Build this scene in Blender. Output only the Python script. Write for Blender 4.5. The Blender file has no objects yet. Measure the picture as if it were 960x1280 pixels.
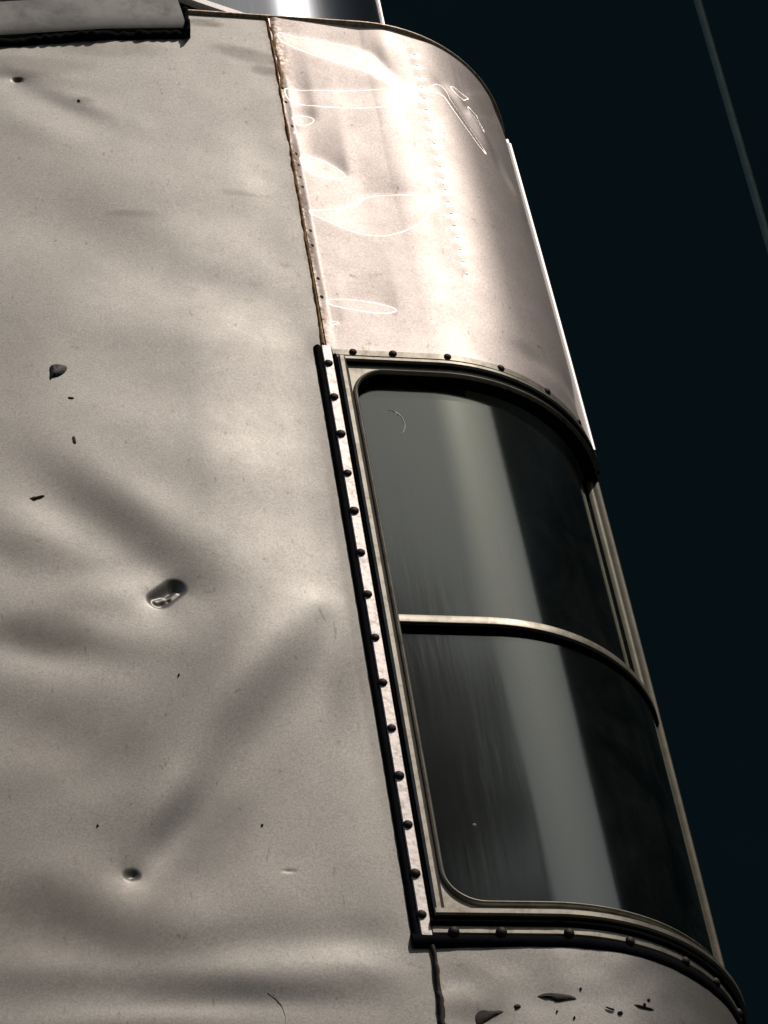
import bpy, math, random
import numpy as np
from mathutils import Matrix, Vector

random.seed(7); np.random.seed(7)
scene = bpy.context.scene
C = scene.collection

# ------------------------------------------------------------------ camera
cam_d = bpy.data.cameras.new('camera')
cam = bpy.data.objects.new('camera', cam_d); C.objects.link(cam)
cam_d.sensor_fit = 'VERTICAL'; cam_d.sensor_height = 36.0
cam_d.lens = 36.0 * 4183.142 / 1280.0
cam_d.clip_start = 0.05; cam_d.clip_end = 500
R_ = Vector((0.97756463, -0.17598382, -0.11574577))
U_ = Vector((-0.03604066, -0.68115183, 0.73125457))
F_ = Vector((0.20752942, 0.71067705, 0.67221252))
CAM = Vector((-0.56245, -1.98772, -1.44367))
cam.matrix_world = Matrix(((R_.x, U_.x, -F_.x, CAM.x), (R_.y, U_.y, -F_.y, CAM.y),
                           (R_.z, U_.z, -F_.z, CAM.z), (0, 0, 0, 1)))
scene.camera = cam
scene.render.resolution_x = 768; scene.render.resolution_y = 1024

# ------------------------------------------------------------------ light
SUN_AZ, SUN_EL = 138.0, 58.9           # azimuth from +Y towards +X
sa, se = math.radians(SUN_AZ), math.radians(SUN_EL)
SUN = Vector((math.sin(sa) * math.cos(se), math.cos(sa) * math.cos(se), math.sin(se)))
w = bpy.data.worlds.new('World'); scene.world = w; w.use_nodes = True
nt = w.node_tree
sky = nt.nodes.new('ShaderNodeTexSky'); sky.sky_type = 'NISHITA'; sky.sun_disc = False
sky.sun_elevation = se; sky.sun_rotation = sa
sky.air_density = 1.0; sky.dust_density = 2.6; sky.ozone_density = 1.0
nt.links.new(sky.outputs[0], nt.nodes['Background'].inputs[0])
nt.nodes['Background'].inputs[1].default_value = 0.08
sl = bpy.data.lights.new('sun', 'SUN'); sl.energy = 3.6; sl.angle = math.radians(0.5); sl.color = (1.0, 0.905, 0.85)
so = bpy.data.objects.new('sun', sl); C.objects.link(so)
so.rotation_euler = (-SUN).to_track_quat('-Z', 'Y').to_euler()
vs = scene.view_settings
vs.view_transform = 'Standard'; vs.look = 'None'; vs.exposure = -1.08; vs.gamma = 1.0
try: vs.use_curve_mapping = False
except Exception: pass

# ------------------------------------------------------------------ the body's shape
RAD, S0, KX, LY1, LY2 = 0.19245, 0.09672, 0.02897, 0.04076, 0.01987
Z_ROOF = 1.184

def surf(s, z, rad=RAD, s0=S0):
    s, z = np.broadcast_arrays(np.asarray(s, float), np.asarray(z, float))
    a = np.clip((s - s0) / rad, 0, math.pi / 2)
    ex = np.maximum(s - s0 - rad * math.pi / 2, 0)
    x = np.where(s < s0, s, s0 + rad * np.sin(a)); y = rad * (1 - np.cos(a)) + ex
    x = np.where(x > 0, x * (1 - KX * z), x)
    y = y + LY1 * z + LY2 * z * z
    return np.stack([x, y, z], -1)

def frame(s, z, sf=surf):
    e = 1e-4
    ds = sf(s + e, z) - sf(s - e, z); dz = sf(s, z + e) - sf(s, z - e)
    ds /= np.linalg.norm(ds, axis=-1, keepdims=True); dz /= np.linalg.norm(dz, axis=-1, keepdims=True)
    n = np.cross(ds, dz); n /= np.linalg.norm(n, axis=-1, keepdims=True)
    return ds, dz, n

def at(s, z, o=0.0, sf=surf):
    s, z = np.broadcast_arrays(np.asarray(s, float), np.asarray(z, float))
    ds, dz, n = frame(s, z, sf)
    return sf(s, z) + n * np.asarray(o, float)[..., None]

# ------------------------------------------------------------------ object helpers
def tag(o, label=None, cat=None, group=None, kind=None):
    if label: o['label'] = label
    if cat: o['category'] = cat
    if group: o['group'] = group
    if kind: o['kind'] = kind
    return o

def thing(name, label, cat, loc):
    o = bpy.data.objects.new(name, None); C.objects.link(o); o.location = loc
    o.empty_display_size = 0.1
    return tag(o, label, cat)

def org(parent):
    v = np.zeros(3); p = parent
    while p is not None:
        v += np.array(p.location); p = p.parent
    return v

def obj(name, verts, faces, m, parent=None, smooth=True, attrs=None, uv=None, loc=None):
    me = bpy.data.meshes.new(name)
    v = np.asarray(verts, float).reshape(-1, 3)
    base = org(parent) if loc is None else np.asarray(loc, float)
    me.from_pydata((v - base).tolist(), [], faces if isinstance(faces, list) else faces.tolist())
    me.materials.append(m)
    if smooth: me.polygons.foreach_set('use_smooth', [True] * len(me.polygons))
    if attrs:
        for k, a in attrs.items():
            t = me.attributes.new(k, 'FLOAT', 'POINT'); t.data.foreach_set('value', np.asarray(a, float).ravel())
    if uv is not None:
        l = me.uv_layers.new(name='UVMap'); idx = np.zeros(len(me.loops), int); me.loops.foreach_get('vertex_index', idx)
        l.data.foreach_set('uv', np.asarray(uv, float).reshape(-1, 2)[idx].ravel())
    me.validate(); me.update()
    o = bpy.data.objects.new(name, me); C.objects.link(o)
    if parent is not None:
        o.parent = parent; o.location = base - org(parent)
    else:
        o.location = base
    return o

def grid_faces(nu, nv):      # nu columns (s), nv rows (z), index = r*nu + c, outward facing
    i = (np.arange(nv - 1)[:, None] * nu + np.arange(nu - 1)[None]).ravel()
    return np.stack([i, i + 1, i + 1 + nu, i + nu], 1)

def sweep_pts(path, prof, closed, sf=surf):
    P = np.asarray(path, float); n = len(P)
    if closed: d0 = P - np.roll(P, 1, 0); d1 = np.roll(P, -1, 0) - P
    else:
        d = np.diff(P, axis=0); d0 = np.vstack([d[:1], d]); d1 = np.vstack([d, d[-1:]])
    d0 /= np.linalg.norm(d0, axis=1)[:, None] + 1e-12; d1 /= np.linalg.norm(d1, axis=1)[:, None] + 1e-12
    n0 = np.stack([-d0[:, 1], d0[:, 0]], 1); n1 = np.stack([-d1[:, 1], d1[:, 0]], 1)
    m = n0 + n1; m /= np.linalg.norm(m, axis=1)[:, None] + 1e-12
    m /= np.clip((m * n0).sum(1), 0.4, 1)[:, None]
    prof = np.asarray(prof, float)
    q = P[:, None, :] + m[:, None, :] * prof[None, :, :1]
    o = np.broadcast_to(prof[None, :, 1], q.shape[:2])
    return q, o

def sweep(name, path, prof, m, parent, closed=False, smooth=True, jitter=0.0, sf=surf, dense=0.012, wob=None):
    P = [np.asarray(path[0], float)]
    pts = list(path) + ([path[0]] if closed else [])
    for a, b in zip(pts[:-1], pts[1:]):
        a = np.asarray(a, float); b = np.asarray(b, float); k = max(1, int(np.linalg.norm(b - a) / dense))
        for i in range(1, k + 1): P.append(a + (b - a) * i / k)
    if closed: P = P[:-1]
    P = np.array(P)
    q, o = sweep_pts(P, prof, closed, sf)
    n, k = q.shape[:2]
    if jitter:
        j = np.random.randn(n, k, 2) * jitter; q = q + j; o = np.maximum(o + np.random.randn(n, k) * jitter * (o > 1e-4), 0)
    V = at(q[..., 0], q[..., 1], o, sf).reshape(-1, 3)
    Fs = []
    rng = range(n if closed else n - 1)
    for i in rng:
        i2 = (i + 1) % n
        for c in range(k):
            c2 = (c + 1) % k
            Fs.append([i * k + c, i2 * k + c, i2 * k + c2, i * k + c2])
    if not closed:
        Fs.append(list(range(k))); Fs.append([(n - 1) * k + c for c in range(k)][::-1])
    ob = obj(name, V, Fs, m, parent, smooth=smooth)
    fix_normals(ob)
    if smooth: sharp(ob, 40)
    return ob

import bmesh
def fix_normals(o):
    bm = bmesh.new(); bm.from_mesh(o.data); bmesh.ops.recalc_face_normals(bm, faces=bm.faces[:]); bm.to_mesh(o.data); bm.free()
def sharp(o, deg):
    try: o.data.set_sharp_from_angle(angle=math.radians(deg))
    except Exception: pass

def half_round(w0, w1, o0, h, k=8):      # bead from offset w0 to w1, height h over o0
    c, r = (w0 + w1) / 2, (w1 - w0) / 2
    return [(c + r * math.cos(math.pi * i / k), o0 + h * math.sin(math.pi * i / k)) for i in range(k + 1)]
def box_prof(w0, w1, o0, o1, b=0.0012):
    return [(w1, o0), (w1, o1 - b), (w1 - b, o1), (w0 + b, o1), (w0, o1 - b), (w0, o0)]

# ------------------------------------------------------------------ materials
def new_mat(name):
    m = bpy.data.materials.new(name); m.use_nodes = True
    return m, m.node_tree, m.node_tree.nodes, m.node_tree.nodes['Principled BSDF']

def link(t, a, b): t.links.new(a, b)

def noise(t, scale, detail=4, rough=0.6, vec=None, dist=0.0):
    n = t.nodes.new('ShaderNodeTexNoise'); n.inputs['Scale'].default_value = scale
    n.inputs['Detail'].default_value = detail; n.inputs['Roughness'].default_value = rough
    n.inputs['Distortion'].default_value = dist
    if vec is not None: link(t, vec, n.inputs['Vector'])
    return n.outputs['Fac']
def ramp(t, fac, stops):
    r = t.nodes.new('ShaderNodeValToRGB'); link(t, fac, r.inputs[0])
    e = r.color_ramp.elements
    while len(e) < len(stops): e.new(0.5)
    for x, (p, c) in zip(e, stops):
        x.position = p; x.color = (c, c, c, 1) if not isinstance(c, tuple) else (*c, 1)
    return r.outputs[0]
def mixc(t, fac, a, b, mode='MIX'):
    m = t.nodes.new('ShaderNodeMix'); m.data_type = 'RGBA'; m.blend_type = mode
    for i, v in ((0, fac), (6, a), (7, b)):
        if hasattr(v, 'is_linked') or hasattr(v, 'links'): link(t, v, m.inputs[i])
        elif isinstance(v, (int, float)): m.inputs[i].default_value = v
        else: m.inputs[i].default_value = (*v, 1)
    return m.outputs[2]
def math_(t, op, a, b=0.0, clamp=False):
    m = t.nodes.new('ShaderNodeMath'); m.operation = op; m.use_clamp = clamp
    for i, v in ((0, a), (1, b)):
        if hasattr(v, 'links'): link(t, v, m.inputs[i])
        else: m.inputs[i].default_value = v
    return m.outputs[0]
def attr(t, name):
    a = t.nodes.new('ShaderNodeAttribute'); a.attribute_name = name
    return a.outputs['Fac']

def sheet_metal(name, base, aniso=0.0, rough=0.50, metal=0.75):
    m, t, N, P = new_mat(name)
    tc = N.new('ShaderNodeTexCoord').outputs['Object']
    big = noise(t, 9, 5, .6, tc)
    col = mixc(t, ramp(t, big, [(.35, 0.0), (.68, 1.0)]), tuple(c * .94 for c in base), base)
    fine = noise(t, 420, 3, .7, tc)
    col = mixc(t, ramp(t, fine, [(.3, 0.35), (.62, 0.0)]), col, tuple(c * .74 for c in base))
    gr = noise(t, 560, 2, .8, tc)
    col = mixc(t, ramp(t, gr, [(.34, 0.75), (.64, 0.0)]), col, tuple(c * .60 for c in base))
    mt = noise(t, 24, 7, .75, tc, .4)
    col = mixc(t, ramp(t, mt, [(.50, 0.0), (.72, 0.30)]), col, (base[0] * .62, base[1] * .66, base[2] * .66))
    # small brown oxide specks
    sp = noise(t, 95, 4, .62, tc, .1)
    cl = ramp(t, noise(t, 7, 3, .6, tc), [(.42, .12), (.62, 1.0)])
    col = mixc(t, math_(t, 'MULTIPLY', cl, ramp(t, sp, [(.63, 0.0), (.71, 0.6)])), col, (.20, .155, .10))
    mp = N.new('ShaderNodeMapping'); mp.inputs['Scale'].default_value = (1, 1, .35); link(t, tc, mp.inputs[0])
    sp2 = noise(t, 190, 3, .6, mp.outputs[0])
    col = mixc(t, ramp(t, sp2, [(.665, 0.0), (.73, 0.55)]), col, (.16, .13, .10))
    # stains, painted-in lower-left shade, and rust bleeding with shapes of their own
    st = math_(t, 'MULTIPLY', attr(t, 'stain_shade'), ramp(t, noise(t, 70, 6, .7, tc), [(.3, .45), (.6, 1.0)]))
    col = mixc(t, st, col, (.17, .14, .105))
    ru = math_(t, 'MULTIPLY', attr(t, 'rust'), ramp(t, noise(t, 210, 5, .7, tc), [(.40, 0.0), (.60, 1.0)]), True)
    col = mixc(t, ru, col, (.26, .125, .035))
    link(t, col, P.inputs['Base Color'])
    met = math_(t, 'SUBTRACT', metal, math_(t, 'MULTIPLY', math_(t, 'ADD', ru, st), .8), True)
    link(t, met, P.inputs['Metallic'])
    r = ramp(t, noise(t, 30, 4, .6, tc), [(.3, rough - .02), (.7, rough + .03)])
    link(t, r, P.inputs['Roughness']); P.inputs['Specular IOR Level'].default_value = .4
    b = N.new('ShaderNodeBump'); b.inputs['Strength'].default_value = .08; b.inputs['Distance'].default_value = .0004
    link(t, noise(t, 300, 3, .6, tc), b.inputs['Height'])
    link(t, b.outputs[0], P.inputs['Normal'])
    if aniso > 0:
        g = N.new('ShaderNodeBsdfAnisotropic'); g.inputs['Roughness'].default_value = .28
        g.inputs['Anisotropy'].default_value = ANI; g.inputs['Color'].default_value = (1, .93, .90, 1)
        tg = N.new('ShaderNodeTangent'); tg.direction_type = 'UV_MAP'; tg.uv_map = 'UVMap'
        link(t, tg.outputs[0], g.inputs['Tangent'])
        mx = N.new('ShaderNodeMixShader'); mx.inputs[0].default_value = aniso
        link(t, P.outputs[0], mx.inputs[1]); link(t, g.outputs[0], mx.inputs[2])
        link(t, mx.outputs[0], N['Material Output'].inputs[0])
    return m
ANI = -0.98

def simple(name, base, rough=.5, metal=0.0, var=.25, scale=60, bump=.3, dirt=None, dist=.0008):
    m, t, N, P = new_mat(name)
    tc = N.new('ShaderNodeTexCoord').outputs['Object']
    n = noise(t, scale, 5, .65, tc)
    col = mixc(t, ramp(t, n, [(.3, 0.0), (.7, 1.0)]), tuple(c * (1 - var) for c in base), tuple(min(1, c * (1 + var)) for c in base))
    if dirt:
        col = mixc(t, ramp(t, noise(t, scale * 1.7, 6, .7, tc), [(.48, 0.0), (.66, .8)]), col, dirt)
    link(t, col, P.inputs['Base Color'])
    P.inputs['Roughness'].default_value = rough; P.inputs['Metallic'].default_value = metal
    if bump:
        b = N.new('ShaderNodeBump'); b.inputs['Strength'].default_value = bump; b.inputs['Distance'].default_value = dist
        link(t, noise(t, scale * 3, 4, .6, tc), b.inputs['Height']); link(t, b.outputs[0], P.inputs['Normal'])
    return m

M_side = sheet_metal('dull aluminium sheet', (.385, .371, .334))
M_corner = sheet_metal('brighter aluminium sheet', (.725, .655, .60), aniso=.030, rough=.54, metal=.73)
M_frame = simple('weathered window frame metal', (.34, .32, .265), .48, .85, .16, 45, .10, (.19, .17, .12))
M_flange = simple('bright flange strip', (.66, .61, .565), .45, .8, .10, 90, .15, (.30, .27, .235))
M_trim = simple('tan edge trim', (.74, .62, .48), .5, .7, .25, 120, .3, (.2, .12, .06))
M_fin = simple('clean white trim', (.90, .86, .80), .4, .3, .04, 100, .1)
M_seal_shade = simple('black sealant and painted shade', (.006, .007, .010), .85, 0, .4, 150, .6)  # black for sealant and for shade painted on reveals and undersides
M_rust = simple('rust brown seam sealant', (.58, .32, .12), .85, 0, .45, 160, .9, (.20, .10, .04))
M_screw = simple('dark rusted screw heads', (.035, .022, .018), .55, .3, .5, 400, .5)
M_rivet = simple('dull rivet heads', (.66, .60, .56), .5, .93, .15, 300, .2)
M_rrivet = simple('rust stained rivet heads', (.13, .075, .035), .7, .2, .4, 300, .5)
M_jamb = simple('shaded olive jamb', (.12, .115, .075), .5, .5, .2, 60, .1)  # frame metal darkened in colour for the jamb's shaded side
M_jamb_outer = simple('shaded brown jamb', (.10, .088, .06), .55, .5, .3, 60, .1)  # outer jamb likewise has its shade put into the colour
M_visor = simple('grey visor metal', (.27, .27, .25), .65, .7, .22, 11, .15, (.12, .115, .10))
M_groove = simple('brown grime', (.05, .04, .025), .8, 0, .4, 90, .4)
M_tar = simple('dark tar and grime', (.045, .036, .026), .75, 0, .5, 260, .8)
M_leaf = simple('dead leaf', (.022, .024, .018), .6, 0, .3, 200, .5)
M_twig = simple('dry twig', (.11, .08, .035), .8, 0, .3, 200, .5)
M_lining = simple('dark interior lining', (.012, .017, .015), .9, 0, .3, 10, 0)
M_wall = simple('near black wall', (.033, .080, .088), .95, 0, .12, 1.5, .2)
M_pipe = simple('dull green pipe', (.20, .29, .23), .5, 0, .2, 20, .1)
M_ground = simple('dark grass ground', (.045, .05, .03), .95, 0, .25, 3, .5)
M_foliage = simple('dark foliage', (.05, .08, .045), .7, 0, .4, 2, 0)
M_bark = simple('bark', (.09, .07, .05), .9, 0, .3, 12, .6)
for mm in (M_wall, M_lining, M_seal_shade):
    mm.node_tree.nodes['Principled BSDF'].inputs['Specular IOR Level'].default_value = .05

def glass(name, refl, dust, tint, rough=.035, gcol=(.87, .97, .87, 1)):
    m, t, N, P = new_mat(name)
    tc = N.new('ShaderNodeTexCoord').outputs['Object']
    mp = N.new('ShaderNodeMapping'); mp.inputs['Scale'].default_value = (1, 1, .05); link(t, tc, mp.inputs[0])
    tr = N.new('ShaderNodeBsdfTransparent'); tr.inputs[0].default_value = (*tint, 1)
    gl = N.new('ShaderNodeBsdfGlossy'); gl.inputs['Roughness'].default_value = rough
    gl.inputs['Color'].default_value = gcol
    b = N.new('ShaderNodeBump'); b.inputs['Strength'].default_value = .06; b.inputs['Distance'].default_value = .0012
    link(t, noise(t, 55, 3, .6, mp.outputs[0]), b.inputs['Height']); link(t, b.outputs[0], gl.inputs['Normal'])
    fr = N.new('ShaderNodeFresnel'); fr.inputs['IOR'].default_value = refl
    mx = N.new('ShaderNodeMixShader'); link(t, fr.outputs[0], mx.inputs[0])
    link(t, tr.outputs[0], mx.inputs[1]); link(t, gl.outputs[0], mx.inputs[2])
    df = N.new('ShaderNodeBsdfDiffuse'); df.inputs[0].default_value = (.42, .40, .36, 1)
    d2 = N.new('ShaderNodeMixShader')
    sm = mixc(t, 1.0, ramp(t, noise(t, 14, 6, .7, tc, .5), [(.35, dust * .25), (.70, dust * 2.4)]),
              ramp(t, noise(t, 60, 4, .6, mp.outputs[0]), [(.35, .7), (.7, 1.25)]), 'MULTIPLY')
    link(t, sm, d2.inputs[0]); link(t, mx.outputs[0], d2.inputs[1]); link(t, df.outputs[0], d2.inputs[2])
    link(t, d2.outputs[0], N['Material Output'].inputs[0])
    return m
M_glass = glass('dusty dark window glass', 3.0, .015, (.45, .52, .48), .10)
M_glass_up = glass('bright reflecting upper glass', 2.6, .008, (.3, .36, .34), .26, (.86, .93, 1, 1))
M_hair = simple('bright bare scratch', (.97, .95, .92), .45, 1.0, .02, 100, 0)
M_scratch = simple('pale scratch', (.88, .92, .92), .5, 0.0, .04, 100, 0)

# ------------------------------------------------------------------ setting
def quad(name, pts, m, kind=None):
    return tag(obj(name, pts, [list(range(len(pts)))], m, None, False, loc=(0, 0, 0)), kind=kind)
g = 120.0
quad('ground', [(-g, -g, -3), (g, -g, -3), (g, g, -3), (-g, g, -3)], M_ground, 'structure')

# L-shaped dark building behind the trailer and to its right
def slab(a, b, th, z0, z1):
    a = np.array(a); b = np.array(b); d = (b - a) / np.linalg.norm(b - a); n = np.array([d[1], -d[0]]) * th
    q = [a, b, b - n, a - n]
    V = [(x, y, z0) for x, y in q] + [(x, y, z1) for x, y in q]
    Fq = [[0, 1, 5, 4], [1, 2, 6, 5], [2, 3, 7, 6], [3, 0, 4, 7], [4, 5, 6, 7]]
    return V, Fq
wall_root = thing('dark_building', 'tall near black building wall filling the background on the right', 'building', (3.2, 2.6, -3))
E_ = np.array([7.2, -3.94]); dW = np.array([-.616, .788])
V, Fq = slab(E_ + dW * 26, E_, .4, -3, 16.5); fix_normals(obj('wall', V, Fq, M_wall, wall_root, False))

def tube(name, pts, r, m, parent=None, k=10, loc=None):
    pts = [Vector(p) for p in pts]; V = []; Fs = []
    for i, p in enumerate(pts):
        d = (pts[min(i + 1, len(pts) - 1)] - pts[max(i - 1, 0)]).normalized()
        a = d.orthogonal().normalized(); b = d.cross(a)
        rr = r[i] if isinstance(r, (list, tuple)) else r
        for j in range(k):
            t = 2 * math.pi * j / k; V.append(tuple(p + a * rr * math.cos(t) + b * rr * math.sin(t)))
    for i in range(len(pts) - 1):
        for j in range(k):
            Fs.append([i * k + j, i * k + (j + 1) % k, (i + 1) * k + (j + 1) % k, (i + 1) * k + j])
    Fs.append(list(range(k))); Fs.append([(len(pts) - 1) * k + j for j in range(k)])
    o = obj(name, V, Fs, m, parent, True, loc=loc); fix_normals(o); sharp(o, 50); return o
PX, PY = 1.811, 2.759
pipe = tube('pipe', [(PX, PY, -3), (PX, PY, 3.0), (PX - .012, PY, 4.9), (PX, PY, 9.4), (PX, PY, 16)], .0095, M_pipe, None, 12, loc=(PX, PY, -3))
tag(pipe, 'thin dull green pipe running up the dark wall at top right', 'pipe')

# a leafy tree behind the camera: the green dark of the glass reflects it
tree = thing('tree', 'leafy tree opposite the window, seen as green dark reflections in the glass', 'tree', (2.2, -12.5, -3))
tube('trunk', [(2.2, -12.5, -3), (2.3, -12.5, 0), (2.0, -12.6, 4), (1.6, -12.8, 7)], [.3, .25, .17, .08], M_bark, tree)
leafV, leafF = [], []
blobs = []
rg = np.random.RandomState(3)
for k in range(190):
    azd = rg.uniform(159, 214); top = 11.6 - max(0, (168 - azd)) * .45 + 1.2 * math.sin(azd * .9)
    zc = rg.uniform(-1.5, top); d = 11 + rg.uniform(-1, 2.5)
    blobs.append((d * math.sin(math.radians(azd)), d * math.cos(math.radians(azd)), zc, rg.uniform(.8, 1.5)))
for x, y, z, r in blobs:
    for i in range(230):
        v = rg.randn(3); v /= np.linalg.norm(v); c = np.array([x, y, z]) + v * r * rg.uniform(.4, 1)
        a = rg.randn(3); a /= np.linalg.norm(a); b = np.cross(a, rg.randn(3)); b /= np.linalg.norm(b)
        s_ = rg.uniform(.12, .26); i0 = len(leafV)
        leafV += [c - a * s_, c + b * s_ * .5, c + a * s_, c - b * s_ * .5]; leafF.append([i0, i0 + 1, i0 + 2, i0 + 3])
tag(obj('crown', leafV, leafF, M_foliage, tree, False), kind='stuff')

# ------------------------------------------------------------------ the caravan
car = thing('caravan', 'old dented bare aluminium caravan corner with curved wraparound window', 'caravan', (-.2, .6, -3))

# ---- the flat side sheet with its dents
DENTS = [  # s, z, amplitude, sigma along, sigma across, angle of long axis (deg), light direction weight
]
def px_slope(Sg, Zg):
    """Broad buckling of the thin sheet: every entry tilts an elliptical patch (positive = up and to the right)."""
    h = np.zeros_like(Sg)
    for s, z, sl_, su, sv, ang in BUCKLES:
        a = math.radians(ang); ds, dz = Sg - s, Zg - z
        u = ds * math.cos(a) + dz * math.sin(a); v = -ds * math.sin(a) + dz * math.cos(a)
        sg = 1.0 if (-math.sin(a) * .41 + math.cos(a) * .91) >= 0 else -1.0
        t = -(.8 * sg * v + .2 * (.41 * ds + .91 * dz))  # the patch leans across its own fold
        h += sl_ * t * np.exp(-.5 * ((u / su) ** 2 + (v / sv) ** 2))
    return h
BUCKLES = [
    (-0.2015, 0.4348, -0.17, 0.0618, 0.0263, -45.7), (-0.1230, 0.2100, -0.33, 0.0950, 0.0310, 56), (-0.1880, 0.1080, -0.33, 0.0400, 0.0170, 58.5), (-0.0939, 0.2723, -0.1, 0.0592, 0.023, 54.7),
    (-0.2893, 0.3948, -0.12, 0.0261, 0.0232, 2.7), (-0.2593, 0.2924, -0.1, 0.06, 0.0177, -8.9), (-0.2542, 0.014, -0.12, 0.0471, 0.027, -18.3), (-0.1469, -0.048, -0.13, 0.1001, 0.0124, -2.0),
    (-0.2984, -0.0485, -0.1, 0.0352, 0.0175, 12.7), (-0.0833, 0.4768, -0.04, 0.0436, 0.0374, 16.7), (-0.0448, 0.3322, -0.02, 0.0345, 0.0155, 50.7), (-0.2233, 0.3564, 0.13, 0.0412, 0.0156, 18.5),
    (-0.1107, 0.334, 0.07, 0.0403, 0.0205, 27.4), (-0.022, 0.3561, 0.1, 0.0241, 0.0127, 9.2), (-0.0687, -0.0135, 0.13, 0.0796, 0.0147, 5.5), (-0.032, 0.2182, 0.07, 0.0602, 0.0387, 61.2),
    (-0.2785, 0.1693, 0.07, 0.0366, 0.0247, -11.8), (-0.2923, 0.2651, 0.09, 0.0252, 0.0216, 2.1), (-0.2593, 0.1295, 0.05, 0.0393, 0.0186, 26.0), (-0.1848, -0.0074, -0.06, 0.0436, 0.0177, 18.6),
    (-0.1175, 0.0694, 0.04, 0.0511, 0.0328, 44.4), (-0.0496, 0.0707, -0.03, 0.0321, 0.0365, 75.5), (-0.2073, -0.0692, 0.09, 0.0585, 0.0071, 4.0), (-0.0386, -0.0391, -0.08, 0.0298, 0.0104, -5.7),
    (-0.2481, 1.0548, -0.13, 0.0342, 0.0134, -7.7), (-0.2097, 1.0157, -0.1, 0.0359, 0.0113, -31.3), (-0.2305, 0.9852, 0.07, 0.0356, 0.0197, -31.1), (-0.1861, 0.8597, -0.06, 0.0586, 0.0488, -11.3),
    (-0.0977, 0.9352, 0.04, 0.0746, 0.0465, 20.6), (-0.2428, 0.7672, 0.045, 0.0498, 0.0397, 32.6), (-0.1603, 0.8087, -0.04, 0.0512, 0.0295, -19.5), (-0.091, 0.7624, -0.05, 0.0585, 0.0232, -0.1),
    (-0.1113, 0.699, 0.05, 0.0718, 0.028, -0.3), (-0.206, 0.6701, -0.035, 0.0544, 0.0346, 25.3), (-0.01, 0.7631, 0.04, 0.0296, 0.0291, 77.3), (-0.0256, 0.9675, 0.035, 0.0521, 0.0384, 72.3),
    (-0.0589, 0.8651, -0.04, 0.0381, 0.0362, 5.1), (-0.1715, 0.5671, 0.035, 0.0547, 0.0366, -11.5), (-0.2564, 0.5214, -0.04, 0.0455, 0.0402, 30.1), (-0.0192, 0.5559, 0.045, 0.0422, 0.0416, 80.1),
    (-0.1194, 0.5295, 0.03, 0.0417, 0.0404, 3.4), (-0.2721, 0.6123, -0.03, 0.0422, 0.0343, 87.1), (-0.0622, 0.6159, -0.025, 0.0287, 0.0424, 3.8),
]
def capsule(Sg, Zg, s, z, half, r, ang):
    a = math.radians(ang); ds, dz = Sg - s, Zg - z
    u = ds * math.cos(a) + dz * math.sin(a); v = -ds * math.sin(a) + dz * math.cos(a)
    u = np.maximum(np.abs(u) - half, 0)
    return np.sqrt(u * u + v * v) - r
def sstep(x, a, b):
    t = np.clip((x - a) / (b - a), 0, 1); return t * t * (3 - 2 * t)
def val_noise(X, Y, seed):
    r = np.random.RandomState(seed); T = r.rand(64, 64)
    xi = np.floor(X).astype(int); yi = np.floor(Y).astype(int); fx = X - xi; fy = Y - yi
    fx = fx * fx * (3 - 2 * fx); fy = fy * fy * (3 - 2 * fy)
    g_ = lambda a, b: T[a % 64, b % 64]
    return (g_(xi, yi) * (1 - fx) + g_(xi + 1, yi) * fx) * (1 - fy) + (g_(xi, yi + 1) * (1 - fx) + g_(xi + 1, yi + 1) * fx) * fy

def lin(a, b, step, fine=()):
    L = [a]
    while L[-1] < b - 1e-9:
        st = step
        for f0, f1, fs in fine:
            if f0 <= L[-1] < f1: st = min(st, fs)
        L.append(min(b, L[-1] + st))
    return np.array(L)
ss = lin(-.78, .002, .004, [(-.245, -.135, .001), (-.27, -.245, .0015)])
zz = lin(-.36, Z_ROOF, .004, [(.045, .08, .001), (.32, .40, .001), (1.03, 1.065, .001)])
Sg, Zg = np.meshgrid(ss, zz)
h = .72 * px_slope(Sg, Zg)
h += .0006 * (val_noise(Sg * 12 + 5, Zg * 12, 1) - .5) + .00012 * (val_noise(Sg * 40, Zg * 40, 2) - .5)
# the slot-like dent, its rumpled floor, the small round dent, two pin dents
dc = capsule(Sg, Zg, -.1700, .3495, .0095, .0100, 46)
h -= .0062 * (1 - sstep(dc, -.0090, .0015)) + .0018 * np.exp(-np.maximum(dc, 0) / .014)
h += .0040 * (1 - sstep(capsule(Sg, Zg, -.1755, .3435, .003, .0025, 30), -.002, .003))
h += .0030 * (1 - sstep(capsule(Sg, Zg, -.165, .3500, .004, .0015, 46), -.001, .003))
dc = capsule(Sg, Zg, -.2185, .0585, .0012, .0058, 20)
h -= .0032 * (1 - sstep(dc, -.0065, .001)) + .0010 * np.exp(-np.maximum(dc, 0) / .010)
dc = capsule(Sg, Zg, -.2560, 1.0490, .0015, .0030, 10)
h -= .0030 * (1 - sstep(dc, -.0035, .0015)) + .0008 * np.exp(-np.maximum(dc, 0) / .008)
dc = capsule(Sg, Zg, -.0985, .0620, .0, .0012, 0); h -= .001 * (1 - sstep(dc, -.002, .002))
h += .006 * np.exp(-((Zg - .46) / .30) ** 2) * sstep(-Sg, .02, .13)
h *= sstep(-Sg, .008, .055) * .97 + .03
H_S, H_Z, H_H = ss.copy(), zz.copy(), h.copy()
def side_h(s, z):
    i = int(np.clip(np.searchsorted(H_S, s), 1, len(H_S) - 1)); j = int(np.clip(np.searchsorted(H_Z, z), 1, len(H_Z) - 1))
    return float(H_H[j - 1:j + 1, i - 1:i + 1].max()) if s < 0 else 0.0
rust = np.exp(-np.maximum(-Sg - .001, 0) / .0016) * (Zg > .66) * .9
stain_shade = np.zeros_like(Sg)
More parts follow.
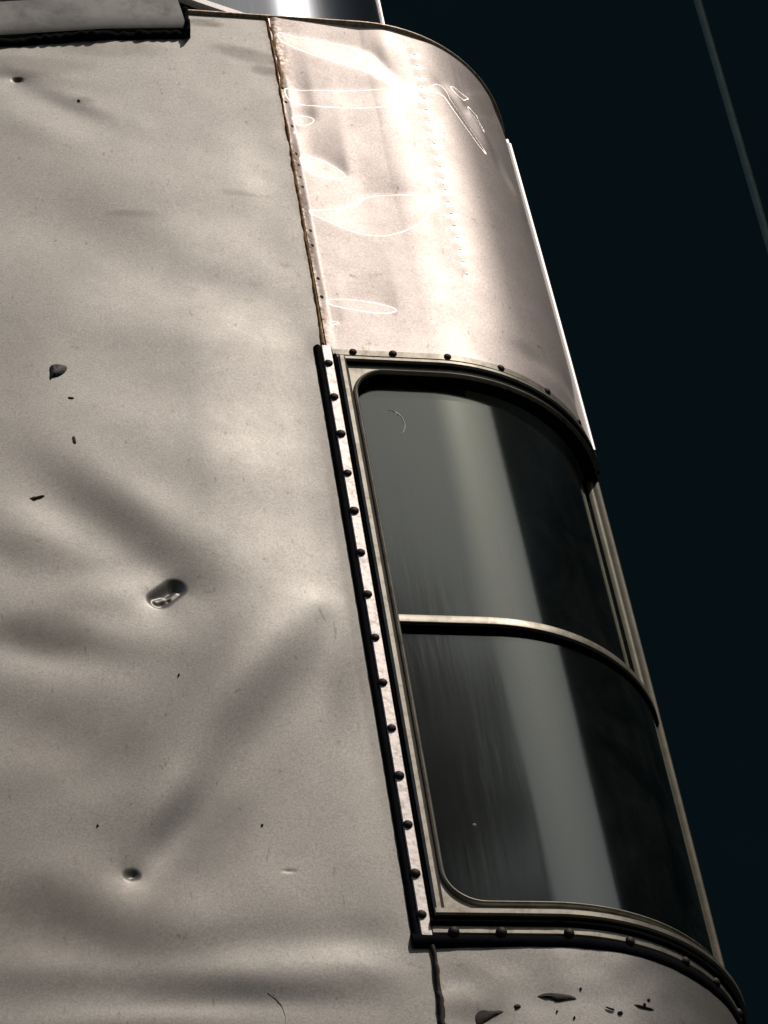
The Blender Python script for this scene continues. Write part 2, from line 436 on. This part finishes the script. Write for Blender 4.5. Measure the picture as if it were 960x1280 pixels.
def blot(s, z, a, b, ang, amt):
    global stain_shade
    th = math.radians(ang); ds, dz = Sg - s, Zg - z
    u = ds * math.cos(th) + dz * math.sin(th); v = -ds * math.sin(th) + dz * math.cos(th)
    stain_shade = np.maximum(stain_shade, amt * (1 - sstep(np.sqrt((u / a) ** 2 + (v / b) ** 2), .55, 1.1)))
blot(-.026, 1.115, .042, .013, -18, .42); blot(-.012, 1.090, .016, .010, -10, .42)
blot(-.065, 1.166, .022, .007, -5, .6)
blot(-.255, 1.070, .080, .020, 5, .30); blot(-.16, 1.11, .06, .016, 5, .22)
blot(-.26, .02, .10, .055, 20, .26); blot(-.25, .19, .07, .05, 30, .20); blot(-.16, .10, .06, .04, 50, .16); blot(-.27, .30, .04, .03, 0, .22)  # broad blots paint in the duller reflection at the lower left
blot(-.16, .845, .03, .006, 0, .25); blot(-.053, .885, .03, .004, -3, .25)
blot(-.195, 1.02, .012, .006, 0, .35)
blot(-.009, .67, .012, .03, 0, .25); blot(-.016, .35, .007, .30, 0, .22)
side = obj('side_panel', at(Sg, Zg, h), grid_faces(len(ss), len(zz)), M_side, car, attrs={'rust': rust, 'stain_shade': stain_shade},
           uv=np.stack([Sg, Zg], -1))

# ---- corner sheets
LOOPS = [[(0.0082, 1.1613), (0.0192, 1.1555), (0.0859, 1.1503), (0.1098, 1.1395), (0.1229, 1.1108), (0.1425, 1.089), (0.1273, 1.0821), (0.1089, 1.0911), (0.0964, 1.1043), (0.0484, 1.1197), (0.0185, 1.1345), (0.0071, 1.1444)],
 [(0.0028, 1.0699), (0.0255, 1.0683), (0.0671, 1.0713), (0.1055, 1.0796), (0.1273, 1.0821), (0.1455, 1.0848), (0.1468, 1.0651), (0.1046, 1.0432), (0.038, 1.0362), (0.002, 1.0418)],
 [(0.0042, 1.0183), (0.0165, 1.0261), (0.0283, 1.0234), (0.0331, 1.016), (0.0246, 1.006), (0.013, 1.0035), (0.0067, 1.012)],
 [(0.002, 0.9921), (0.0077, 0.9991), (0.0105, 0.9955), (0.0078, 0.9862), (0.0029, 0.9857)],
 [(0.0042, 0.9551), (0.017, 0.9627), (0.0324, 0.9578), (0.0468, 0.9452), (0.0553, 0.9309), (0.0482, 0.9252), (0.0322, 0.9237), (0.0168, 0.9273), (0.0087, 0.9391)],
 [(0.0008, 0.8716), (0.0186, 0.8768), (0.0347, 0.8807), (0.0559, 0.8924), (0.0657, 0.9068), (0.0863, 0.9124), (0.1188, 0.9144), (0.1355, 0.9141), (0.141, 0.9061), (0.1301, 0.8802), (0.11, 0.8561), (0.0841, 0.8401), (0.0605, 0.8381), (0.0383, 0.847), (0.0168, 0.8621), (0.0051, 0.8683)],
 [(0.002, 0.739), (0.0253, 0.7441), (0.0515, 0.7416), (0.0696, 0.735), (0.0754, 0.7275), (0.0602, 0.7218), (0.0343, 0.7255), (0.0123, 0.7307)],
 [(-0.0035, 0.7048), (0.0097, 0.7091), (0.0191, 0.7064), (0.0065, 0.7011)],
 [(0.156, 1.0924), (0.1732, 1.1075), (0.1914, 1.121), (0.2074, 1.1166), (0.2257, 1.1157), (0.2003, 1.1001), (0.1754, 1.0924)],
 [(0.2038, 1.1055), (0.2166, 1.1202), (0.408, 1.324), (0.2483, 1.1054), (0.2718, 1.1187), (0.3872, 1.2405), (0.4084, 1.2857), (0.4241, 1.3317)],
 [(0.2039, 1.0906), (0.2315, 1.0866), (0.3904, 1.2534), (0.2398, 1.0565), (0.4197, 1.2826), (0.2092, 1.0676)]]
def pdist(Sx, Zx, poly):
    P = np.array(poly, float); Q = np.roll(P, -1, 0)
    dm = np.full(Sx.shape, 9.); ins = np.zeros(Sx.shape, bool)
    for (ax, ay), (bx, by) in zip(P, Q):
        ex, ey = bx - ax, by - ay; L = ex * ex + ey * ey + 1e-12
        t = np.clip(((Sx - ax) * ex + (Zx - ay) * ey) / L, 0, 1)
        dm = np.minimum(dm, np.hypot(Sx - ax - t * ex, Zx - ay - t * ey))
        c = ((ay > Zx) != (by > Zx)) & (Sx < (bx - ax) * (Zx - ay) / ((by - ay) if abs(by - ay) > 1e-9 else 1e-9) + ax)
        ins ^= c
    return np.where(ins, dm, -dm)
def smooth_poly(p, n=3):
    P = np.array(p, float)
    for _ in range(n):
        Q = np.roll(P, -1, 0); P = np.stack([.75 * P + .25 * Q, .25 * P + .75 * Q], 1).reshape(-1, 2)
    return P
A_SL = .035
Z_UP = .655
ss = lin(-.0, .80, .006, [(-.1, .345, .00125)]); zz = lin(Z_UP, Z_ROOF, .00125)
Sg, Zg = np.meshgrid(ss, zz)
Fd = np.zeros_like(Sg)
for poly in LOOPS:
    pp = smooth_poly(poly); s0_, s1_ = pp[:, 0].min() - .03, pp[:, 0].max() + .03; z0_, z1_ = pp[:, 1].min() - .03, pp[:, 1].max() + .03
    c0, c1 = np.searchsorted(ss, [s0_, s1_]); r0, r1 = np.searchsorted(zz, [z0_, z1_])
    d = pdist(Sg[r0:r1, c0:c1], Zg[r0:r1, c0:c1], pp)
    Fd[r0:r1, c0:c1] = np.maximum(Fd[r0:r1, c0:c1], .5 + .5 * np.tanh(d / .0042))
# tilt that the sheet would need to mirror the sun to where the loops lie, as a gentle barrel shape
P0 = at(Sg, Zg, 0.0); Vv = np.array(CAM) - P0; Vv /= np.linalg.norm(Vv, axis=-1, keepdims=True)
Hh = Vv + np.array(SUN); Hh /= np.linalg.norm(Hh, axis=-1, keepdims=True)
al = np.clip((Sg - S0) / RAD, 0, math.radians(50))
need = Hh[..., 2] / (Hh[..., 0] * np.sin(al) - Hh[..., 1] * np.cos(al))
lean = ((LY1 + 2 * LY2 * zz)[:, None]) * np.cos(al) + KX * .3 * np.sin(al)
wS = 1 - sstep(Sg, .135, .205)
base = (need - lean - A_SL) * wS
slope = 2 * A_SL * Fd
wave = base + .012 * (val_noise(Sg * 7, Zg * 10, 5) - .5)
hb = np.zeros_like(Sg)
h = np.zeros_like(Sg); dzs = np.diff(zz)
for r in range(1, len(zz)):
    h[r] = h[r - 1] - dzs[r - 1] * (slope[r] + (1 - Fd[r]) * h[r - 1] / .045)
    hb[r] = hb[r - 1] - dzs[r - 1] * wave[r]
h += hb - hb[0:1] - (hb[-1:] - hb[0:1]) * sstep(Sg, .12, .20) * ((Zg - Z_UP) / (Z_ROOF - Z_UP))
edge = sstep(Sg, -.001, .010) * sstep(Zg, Z_UP, Z_UP + .02)
h *= edge
for s, z, a, su, sv, ang in ((.205, 1.070, .0028, .030, .0065, -62), (.245, 1.030, .0042, .030, .0070, -60), (.232, 1.052, -.0040, .028, .0060, -60), (.270, 1.000, -.0035, .02, .008, -60), (.30, .72, .003, .03, .02, 20), (.25, .70, -.0015, .03, .014, 0), (.22, .705, .002, .02, .01, 0)):
    th = math.radians(ang); ds, dz = Sg - s, Zg - z
    u = ds * math.cos(th) + dz * math.sin(th); v = -ds * math.sin(th) + dz * math.cos(th)
    h -= a * np.exp(-.5 * ((u / su) ** 2 + (v / sv) ** 2))
RIVC = [(.1545, z) for z in np.arange(1.150, .79, -.0185)]
for s, z in RIVC:
    z = z; d2 = (Sg - s) ** 2 + (Zg - z) ** 2
    h -= .00042 * np.exp(-d2 / (2 * .0046 ** 2))
h += .0012
CS_, CZ_, CH_ = ss.copy(), zz.copy(), h.copy()
def corner_h(s, z):
    return float(CH_[int(np.clip(np.searchsorted(CZ_, z), 0, len(CZ_) - 1)), int(np.clip(np.searchsorted(CS_, s), 0, len(CS_) - 1))])
rust = np.exp(-Sg / .0035) * (.4 + 1.1 * val_noise(Sg * 0 + 3, Zg * 45, 9)) * 1.1 + np.exp(-Sg / .009) * 1.2 * sstep(Zg, 1.02, 1.12)
stain_shade = np.zeros_like(Sg)
blot(.335, .78, .03, .1, 0, .12)
obj('corner_panel', at(Sg, Zg, h), grid_faces(len(ss), len(zz)), M_corner, car, attrs={'rust': np.clip(rust, 0, 1), 'stain_shade': stain_shade},
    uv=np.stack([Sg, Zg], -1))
ss = lin(-.0, .80, .006); zz = lin(-.36, .003, .004)
Sg, Zg = np.meshgrid(ss, zz)
h = .0012 + .0022 * (val_noise(Sg * 14, Zg * 18, 11) - .5) + .001 * (val_noise(Sg * 40, Zg * 50, 12) - .5)
stain_shade = np.zeros_like(Sg)
blot(.03, -.062, .03, .02, 10, .25)
rust = np.exp(-Sg / .002) * .5
obj('corner_panel', at(Sg, Zg, h), grid_faces(len(ss), len(zz)), M_side, car, attrs={'rust': rust, 'stain_shade': stain_shade},
    uv=np.stack([Sg, Zg], -1))
# plain sheet beyond the window and behind it
ss = lin(.40, .80, .02); zz = lin(.0, .66, .02); Sg, Zg = np.meshgrid(ss, zz); z0 = np.zeros_like(Sg)
obj('end_panel', at(Sg, Zg, 0), grid_faces(len(ss), len(zz)), M_side, car, attrs={'rust': z0, 'stain_shade': z0}, uv=np.stack([Sg, Zg], -1))
# roof sheet closing the top
ss = lin(-.78, .80, .01); top = at(ss, np.full_like(ss, Z_ROOF), 0)
back = top.copy(); back[:, 0] = np.where(top[:, 0] > -.1, top[:, 0] * 0 - .1, top[:, 0]); back[:, 1] = .9
obj('roof', np.vstack([top, back]), grid_faces(len(ss), 2), M_side, car, smooth=False, attrs={'rust': np.zeros(2 * len(ss)), 'stain_shade': np.zeros(2 * len(ss))},
    uv=np.zeros((2 * len(ss), 2)))
# dark inside behind the window
ss = lin(-.10, .80, .02); zz = np.array([-.10, .80]); Sg, Zg = np.meshgrid(ss, zz)
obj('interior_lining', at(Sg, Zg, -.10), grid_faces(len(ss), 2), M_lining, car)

# ---- seam: overlapping edge and rust-brown sealant
def ragged(name, path, w, hgt, m, parent, step=.0022, rag=.5, seed=1):
    r = np.random.RandomState(seed); P = [np.array(path[0], float)]
    for a, b in zip(path[:-1], path[1:]):
        a = np.array(a, float); b = np.array(b, float); k = max(1, int(np.linalg.norm(b - a) / step))
        for i in range(1, k + 1): P.append(a + (b - a) * i / k)
    P = np.array(P); n = len(P); d = np.gradient(P, axis=0); d /= np.linalg.norm(d, axis=1)[:, None]
    nn = np.stack([-d[:, 1], d[:, 0]], 1)
    L = np.concatenate([[0], np.cumsum(np.linalg.norm(np.diff(P, axis=0), axis=1))])
    def wob(k): return .7 * (2 * val_noise(L * 70, L * 0 + k, seed) - 1) + .5 * (2 * val_noise(L * 190, L * 0 + k, seed + 20) - 1)
    wa = w * np.maximum(.2, 1 + rag * wob(1)); wb = w * np.maximum(.2, 1 + rag * wob(7))
    hh = hgt * np.maximum(.25, 1 + .5 * wob(13))
    cols = [(-1, 0.0003), (-.6, .8), (0, 1.0), (.6, .7), (1, .0003)]
    V = []
    for f, k in cols:
        q = P + nn * (np.where(f < 0, wa, wb) * f)[:, None]
        V.append(at(q[:, 0], q[:, 1], hh * k if k > .01 else np.full(n, k)))
    V = np.stack(V, 1).reshape(-1, 3); K = len(cols); Fs = []
    for i in range(n - 1):
        for c in range(K - 1): Fs.append([i * K + c, (i + 1) * K + c, (i + 1) * K + c + 1, i * K + c + 1])
    o = obj(name, V, Fs, m, parent); fix_normals(o); return o
ragged('seam_sealant', [(.0002, Z_ROOF - .002), (.0003, 1.10), (-.0002, .97), (-.0012, .84), (-.002, .74), (-.003, .672)], .0012, .0020, M_rust, car, rag=.7, seed=4)
ragged('seam_sealant', [(.0030, 1.165), (.0034, 1.10), (.0026, 1.06)], .0020, .0022, M_rust, car, rag=.9, seed=8)
ragged('seam_sealant', [(.0024, -.004), (.0026, -.03), (.001, -.06), (-.001, -.12), (-.001, -.3)], .0026, .0035, M_tar, car, rag=.6, seed=5)

def dome(r, hgt, k=10, rings=3, slot=False):
    V = [(0, 0, hgt)]; Fs = []
    for i in range(1, rings + 1):
        t = math.pi / 2 * i / rings
        for j in range(k):
            a = 2 * math.pi * j / k; V.append((r * math.sin(t) * math.cos(a), r * math.sin(t) * math.sin(a), hgt * math.cos(t)))
    for j in range(k): Fs.append([0, 1 + j, 1 + (j + 1) % k])
    for i in range(rings - 1):
        for j in range(k):
            a = 1 + i * k; Fs.append([a + j, a + k + j, a + k + (j + 1) % k, a + (j + 1) % k])
    return V, Fs
def stud_mesh(name, r, hgt, m):
    V, Fs = dome(r, hgt); me = bpy.data.meshes.new(name); me.from_pydata(V, [], Fs); me.materials.append(m)
    me.polygons.foreach_set('use_smooth', [True] * len(me.polygons)); return me
def stud(name, me, s, z, o, parent, sc=1.0):
    ds, dz, n = frame(np.array(s), np.array(z)); p = at(np.array(s), np.array(z), o)
    ob = bpy.data.objects.new(name, me); C.objects.link(ob); ob.parent = parent
    ob.location = p - org(parent)
    a = random.uniform(0, 6.28); c_, s_ = math.cos(a), math.sin(a)
    X = ds * c_ + dz * s_; Y = -ds * s_ + dz * c_
    ob.rotation_euler = Matrix((tuple(X), tuple(Y), tuple(n))).transposed().to_euler(); ob.scale = (sc, sc, sc)
    return ob
me_rr = stud_mesh('rivet', .0023, .0016, M_rrivet); me_rv = stud_mesh('rivet', .0017, .0004, M_rivet)
for s, z in [(.0030, 1.0391), (.0052, 1.0025), (.0040, .9574), (.0045, .9397), (.0040, .9209), (.0046, .906), (.0042, .8391), (.0036, .8165),
             (.0030, .7675), (.0034, .7412)]:
    stud('rivet', me_rr, s, z - .001, corner_h(s, z) - .0003, car, random.uniform(.8, 1.1))
for s, z in RIVC: stud('rivet', me_rv, s, z, corner_h(s, z) - .0001, car, random.uniform(.85, 1.1))

# ---- roof rim, visor, edge trim
sweep('roof_trim', [(-.083, Z_ROOF - .001), (.78, Z_ROOF - .001)], half_round(-.0026, .0026, -.001, .0042), M_trim, car, dense=.01)
sweep('edge_trim', [(.333, 1.158), (.328, .675)], half_round(-.0017, .0017, -.001, .0074), M_fin, car)
sweep('edge_trim', [(.335, 1.168), (.335, 1.161)], half_round(-.0020, .0020, -.001, .0062), M_fin, car, dense=.002)

# raised drip visor along the roof edge at the left
vis = sweep('rain_visor', [(-.78, 1.030), (-.42, 1.080), (-.2695, 1.1125), (-.1665, 1.1355), (-.0855, 1.1465)],
            [(0, -.012), (0, .006), (.004, .008), (.020, .010), (.050, .012), (.054, .016), (.058, .016), (.058, -.012)], M_visor, car, dense=.01)
ragged('sealant', [(-.0855, 1.1410), (-.1665, 1.1300), (-.2695, 1.1060), (-.42, 1.073), (-.78, 1.025)], .0058, .0065, M_seal_shade, vis, rag=.25, seed=3)
ragged('sealant', [(-.0845, 1.139), (-.0840, 1.16), (-.0830, 1.181)], .0042, .0095, M_seal_shade, vis, rag=.35, seed=6)

# ------------------------------------------------------------------ the wraparound window
S_L, S_R, Z_B, Z_T = .0200, .3310, .0340, .6360     # opening
def rrect(s0, s1, z0, z1, rl, rr, k=10):
    P = []
    for cx, cz, r, a0 in ((s1 - rr, z0 + rr, rr, -90), (s1 - rr, z1 - rr, rr, 0), (s0 + rl, z1 - rl, rl, 90), (s0 + rl, z0 + rl, rl, 180)):
        for i in range(k + 1):
            a = math.radians(a0 + 90 * i / k); P.append((cx + r * math.cos(a), cz + r * math.sin(a)))
    return P
def densify(P, d=.01):
    out = []
    for a, b in zip(P, P[1:] + P[:1]):
        n = max(1, int(math.hypot(b[0] - a[0], b[1] - a[1]) / d))
        out += [(a[0] + (b[0] - a[0]) * i / n, a[1] + (b[1] - a[1]) * i / n) for i in range(n)]
    return out
inner = rrect(S_L, S_R, Z_B, Z_T, .030, .004)
O_L, O_R, O_B, O_T = .0100, .3322, .0190, .6480
def to_rect(p):
    # project radially from the nearest corner centre to the outer rectangle
    s, z = p; rl = .030
    r = rl if s < .2 else .006
    cx = min(max(s, S_L + r), S_R - r); cz = min(max(z, Z_B + r), Z_T - r)
    dx, dz = s - cx, z - cz
    if abs(dx) < 1e-7 and abs(dz) < 1e-7: return p
    t = 9
    if dx < -1e-7: t = min(t, (O_L - cx) / dx)
    if dx > 1e-7: t = min(t, (O_R - cx) / dx)
    if dz < -1e-7: t = min(t, (O_B - cz) / dz)
    if dz > 1e-7: t = min(t, (O_T - cz) / dz)
    return (cx + dx * t, cz + dz * t)
pin = densify(inner, .01); pout = [to_rect(p) for p in pin]
# snap exact outer corners
n_ = len(pin)
I = np.array(pin); Oo = np.array(pout)
REC = -.0078
V = np.concatenate([at(Oo[:, 0], Oo[:, 1], -.004), at(Oo[:, 0], Oo[:, 1], .0014), at(I[:, 0], I[:, 1], .0014), at(I[:, 0], I[:, 1], .0)])
Fs = []
for i in range(n_):
    j = (i + 1) % n_
    for k in range(3): Fs.append([k * n_ + i, k * n_ + j, (k + 1) * n_ + j, (k + 1) * n_ + i])
win = obj('window', V, Fs, M_frame, car); fix_normals(win); sharp(win, 30)
V = np.concatenate([at(I[:, 0], I[:, 1], .0012), at(I[:, 0], I[:, 1], REC - .004)])
obj('shade_gap_strip', V, [[i, (i + 1) % n_, n_ + (i + 1) % n_, n_ + i] for i in range(n_)], M_seal_shade, win)  # black lining paints the shade inside the opening's reveal
# glazing bead round the opening
sweep('glazing_bead', [p for p in pin if p[0] < S_R - .0045], half_round(-.0035, .0008, .0012, .0032, 6), M_frame, win)
# outer bead (box-section moulding) on three sides and the jamb on the right
def ubox(dl, dt): pass
sweep('frame_moulding', [(.0100, .6500), (.0100, .0185)], box_prof(-.0035, .0035, 0, .0085, .0018), M_frame, win)
sweep('frame_moulding', [(.0067, .6515), (.3340, .6515)], box_prof(-.0030, .0030, 0, .0052, .0015), M_frame, win, dense=.008)
sweep('shade_gap_strip', [(.0125, .6473), (.3320, .6473)], box_prof(-.0010, .0010, 0, .0045, .0004), M_seal_shade, win, dense=.008)  # black strip painted in as shade under the top moulding
sweep('grime_line', [(.0145, .6420), (.0145, .0240)], half_round(-.0014, .0014, .0026, .0012, 4), M_groove, win)
sweep('frame_moulding', [(.0067, .0195), (.3600, .0195)], box_prof(-.0035, .0035, 0, .0095, .0015), M_frame, win, dense=.008)
sweep('jamb', [(.3300, .6340), (.3300, .0300)], half_round(-.0050, .0012, -.0105, .0062, 8), M_jamb, win)
sweep('jamb', [(.3306, .6440), (.3306, .0200)], half_round(-.0024, .0020, -.0060, .0074, 8), M_jamb_outer, win)
sweep('shade_gap_strip', [(.3290, .6360), (.3290, .0280)], box_prof(-.0040, .0015, -.024, -.0100, .0005), M_seal_shade, win)
# flange strips with the screws
sweep('flange_strip', [(-.0012, .6680), (-.0012, -.002)], box_prof(-.0046, .0046, 0, .0036, .0008), M_flange, win)
sweep('flange_strip', [(.0036, .6600), (.338, .6600)], box_prof(-.0040, .0046, 0, .0034, .0008), M_frame, win, dense=.008)
sweep('flange_strip', [(.0036, .0062), (.365, .0062)], box_prof(-.0042, .0038, 0, .0040, .0008), M_frame, win, dense=.008)  # darker frame colour paints the moulding's shadow on this strip
# black sealant lines, widened to paint in shaded sides and undersides
sweep('sealant', [(-.0090, .6690), (-.0090, -.0075)], half_round(-.0034, .0036, -.001, .0046), M_seal_shade, win, jitter=.0001, dense=.006)
sweep('sealant', [(.0052, .6560), (.0052, .0100)], half_round(-.0022, .0022, 0, .0052), M_seal_shade, win, jitter=.0001, dense=.006)
sweep('sealant', [(-.0130, -.0030), (.372, -.0030)], half_round(-.0068, .0070, -.001, .0056), M_seal_shade, win, jitter=.0001, dense=.006)
sweep('sealant', [(.0030, .0128), (.365, .0128)], half_round(-.0048, .0040, 0, .0070), M_seal_shade, win, jitter=.0001, dense=.006)  # stands for the shaded underside of the bottom moulding
me_sc = stud_mesh('screw', .0043, .0028, M_screw)
for z in (.6488, .6039, .5559, .5061, .4596, .4094, .3606, .3113, .2615, .2123, .1627, .1129, .0645, .025):
    stud('screw', me_sc, -.0024 + random.uniform(-.0006, .0006), z - .005, .0034, win, random.uniform(.92, 1.06))
for s, z in ((.0227, .6636), (.0597, .6629), (.1105, .6626), (.1634, .6648), (.2188, .6674), (.272, .667), (.322, .667)):
    stud('screw', me_sc, s, .6640 - .003, .0032, win, random.uniform(.85, .98))
for s, z in ((.0195, .0078), (.0562, .0052), (.1086, .0054), (.1587, .0039), (.2141, .0043), (.2553, .0027), (.305, .003), (.345, .003)):
    stud('screw', me_sc, s, .0035, .0042, win, random.uniform(.95, 1.08))
# glazing bar and panes
ZM = .3345
sweep('glazing_bar', [(.0175, ZM), (.3330, ZM)], [(-.0050, -.013), (-.0050, -.0030), (-.0040, -.0010), (.0030, -.0010), (.0046, -.0020), (.0052, -.0045), (.0052, -.013)], M_frame, win, dense=.008)
sweep('shade_gap_strip', [(.0185, ZM - .0058), (.3330, ZM - .0058)], box_prof(-.0012, .0012, -.0125, -.0020, .0004), M_seal_shade, win, dense=.008)  # black strip painted in as shade below the bar
def pane(z0, z1, shift):
    ss = lin(.012, .345, .004); zz = lin(z0, z1, .03); Sg, Zg = np.meshgrid(ss, zz)
    sf = lambda s, z: surf(s, z, RAD, S0 + shift)
    return obj('glass_pane', at(Sg, Zg, REC, sf), grid_faces(len(ss), len(zz)), M_glass, win)
up = pane(ZM, .645, -.006); lo = pane(.024, ZM, .004)
# crescent scratch on the upper pane, a pale fleck on the lower one
arc = [(.0478 + .0135 * math.cos(math.radians(a)), .5800 + .0175 * math.sin(math.radians(a))) for a in range(-60, 100, 10)]
q = np.array(arc)
tube('scratch', at(q[:, 0], q[:, 1], REC).tolist(), [.00005] + [.00055 + .0003 * (i in (10, 11)) for i in range(len(arc) - 2)] + [.00005], M_scratch, up, 5)
p_ = at(np.array([.0545]), np.array([.1180]), REC)[0]
tube('fleck', [p_ + np.array([-.0012, -.0006, 0]), p_, p_ + np.array([.0012, -.0006, .0004])], [.0006, .0014, .0007], M_scratch, lo, 6)

# ------------------------------------------------------------------ upper window set back on the roof
U_Y, U_R, U_S0 = .150, .170, .024
def usurf(s, z):
    s, z = np.broadcast_arrays(np.asarray(s, float), np.asarray(z, float))
    a = np.clip((s - U_S0) / U_R, 0, math.pi / 2); ex = np.maximum(s - U_S0 - U_R * math.pi / 2, 0)
    x = np.where(s < U_S0, s, U_S0 + U_R * np.sin(a)); y = U_Y + U_R * (1 - np.cos(a)) + ex + .06 * (z - 1.2)
    return np.stack([x, y, z], -1)
uw = thing_part = sweep('upper_window', [(-.7, 1.197), (.45, 1.197)], box_prof(-.012, .012, -.02, .012, .002), M_frame, car, sf=usurf, dense=.01)
ss = lin(-.7, .45, .006); zz = lin(1.20, 1.75, .05); Sg, Zg = np.meshgrid(ss, zz)
obj('glass_pane', at(Sg, Zg, 0, usurf), grid_faces(len(ss), len(zz)), M_glass_up, uw)
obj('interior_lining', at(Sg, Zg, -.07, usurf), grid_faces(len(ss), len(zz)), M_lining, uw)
sweep('jamb', [(.238, 1.20), (.238, 1.75)], half_round(-.0016, .0016, -.002, .006), M_flange, uw, sf=usurf)
sweep('flashing', [(-.075, 1.300), (-.05, 1.286), (.0, 1.262), (.02, 1.250)], box_prof(-.006, .006, .006, .014, .002), M_fin, uw, sf=usurf, dense=.006)
obj('flashing', at(np.array([-.20, .018, .018, -.05, -.075, -.20]), np.array([1.20, 1.20, 1.250, 1.284, 1.298, 1.298]), .007, usurf), [[0, 1, 2, 3, 4, 5]], M_seal_shade, uw, False)

# ------------------------------------------------------------------ grime, scratches, leaf and twig on the sheet
def lump(name, pts, hgt, m, parent=None, label=None, cat=None):
    P = np.array(smooth_poly(pts, 1)); c = P.mean(0)
    P[:, 1] -= .93 * side_h(c[0], c[1]); c = P.mean(0); mid = c + (P - c) * .6; n = len(P)
    hb = side_h(c[0], c[1]) if c[0] < 0 else .0012
    V = [at(P[:, 0], P[:, 1], hb + np.zeros(n)), at(mid[:, 0], mid[:, 1], hb + hgt * (1 + .3 * np.random.randn(n).clip(-1, 1))), at(c[:1], c[1:2], hb + hgt * 1.1 + np.zeros(1))]
    V = np.concatenate(V); Fs = []
    for i in range(n):
        j = (i + 1) % n; Fs += [[i, j, n + j, n + i], [n + i, n + j, 2 * n]]
    loc = None if parent is not None else V[0]
    o = obj(name, V, Fs, m, parent, loc=loc); fix_normals(o)
    if label: tag(o, label, cat)
    return o
GR = {'leaf': [(-0.2508, 0.6221), (-0.2485, 0.6276), (-0.2421, 0.6291), (-0.234, 0.6265), (-0.2365, 0.6189), (-0.241, 0.6134), (-0.2466, 0.6109), (-0.2487, 0.6107), (-0.2511, 0.6054), (-0.2515, 0.6095), (-0.2505, 0.6159)],
 'twig': [(-0.2764, 0.4586), (-0.2697, 0.4604), (-0.2629, 0.4627), (-0.263, 0.4613), (-0.2698, 0.4571), (-0.2759, 0.4558)],
 'd1': [(-0.2366, 0.5356), (-0.2338, 0.5368), (-0.2334, 0.5328), (-0.2331, 0.5268), (-0.2352, 0.5257), (-0.2363, 0.5296)],
 'd2': [(-0.2377, 0.586), (-0.2322, 0.5858), (-0.231, 0.5844), (-0.2344, 0.5836)],
 'd3': [(-0.1161, 0.1088), (-0.1142, 0.1093), (-0.1138, 0.1073), (-0.1157, 0.1064)],
 't1': [(0.026, -0.07), (0.0319, -0.0663), (0.0372, -0.0677), (0.047, -0.0669), (0.0478, -0.0691), (0.0414, -0.0713), (0.0346, -0.0764), (0.0263, -0.0801), (0.0251, -0.0758)],
 't2': [(0.0555, -0.0625), (0.06, -0.061), (0.062, -0.0639), (0.058, -0.0661), (0.0557, -0.0654)],
 't3': [(0.0739, -0.0543), (0.0824, -0.0506), (0.0933, -0.0512), (0.1028, -0.0533), (0.1059, -0.0569), (0.0953, -0.0578), (0.0902, -0.0593), (0.0851, -0.0564), (0.0794, -0.0543)],
 't4': [(0.135, -0.0651), (0.1393, -0.0638), (0.1409, -0.0657), (0.1372, -0.0678)],
 't5': [(0.1247, -0.0613), (0.1302, -0.0629), (0.1347, -0.0637), (0.1318, -0.0649)],
 't6': [(0.1493, -0.0546), (0.1608, -0.0565), (0.1697, -0.0557), (0.1686, -0.0575), (0.1569, -0.0581)],
 't7': [(0.1642, -0.0475), (0.1675, -0.0459), (0.1676, -0.0489), (0.1645, -0.0497)],
 't8': [(0.1596, -0.0523), (0.1624, -0.0524), (0.1625, -0.0553), (0.1604, -0.0551)],
 't9': [(0.0871, -0.0667), (0.0894, -0.0674), (0.088, -0.0689)],
 't10': [(0.0996, -0.0724), (0.1014, -0.0724), (0.101, -0.0746), (0.0993, -0.0739)],
 't11': [(0.1085, -0.0457), (0.111, -0.0455), (0.1106, -0.0478), (0.1087, -0.0479)],
 't12': [(-0.1689, 0.2627), (-0.1669, 0.2636), (-0.1671, 0.261), (-0.1685, 0.2601)],
 'e1': [(-0.201, 1.0218), (-0.1972, 1.0209), (-0.1982, 1.0169), (-0.2005, 1.0166)],
 'e2': [(-0.2425, 0.1061), (-0.2407, 0.1061), (-0.2408, 0.1037), (-0.2427, 0.1037)]}
for nm, pts in GR.items():
    if nm == 'leaf': lump('leaf', pts, .0022, M_leaf, None, 'small dark dead leaf stuck on the flat sheet left of the window', 'leaf')
    elif nm == 'twig': lump('twig', pts, .0012, M_twig, None, 'short brown twig stuck on the flat sheet below the leaf', 'twig')
    else: lump('tar_spot', pts, .0011 if nm.startswith('t') else .0008, M_tar, car)
def hair(name, pts, r, m, parent):
    q = np.array(pts); tube(name, at(q[:, 0], q[:, 1], np.array([side_h(a, b) for a, b in pts]) + r * .4).tolist(), r, m, parent, 5)
for pts, r in [([(-0.1265, -0.0507), (-0.1211, -0.0558), (-0.1172, -0.0637), (-0.1157, -0.0722), (-0.116, -0.0808)], 0.00028)]: hair('scratch', pts, r, M_hair, car)
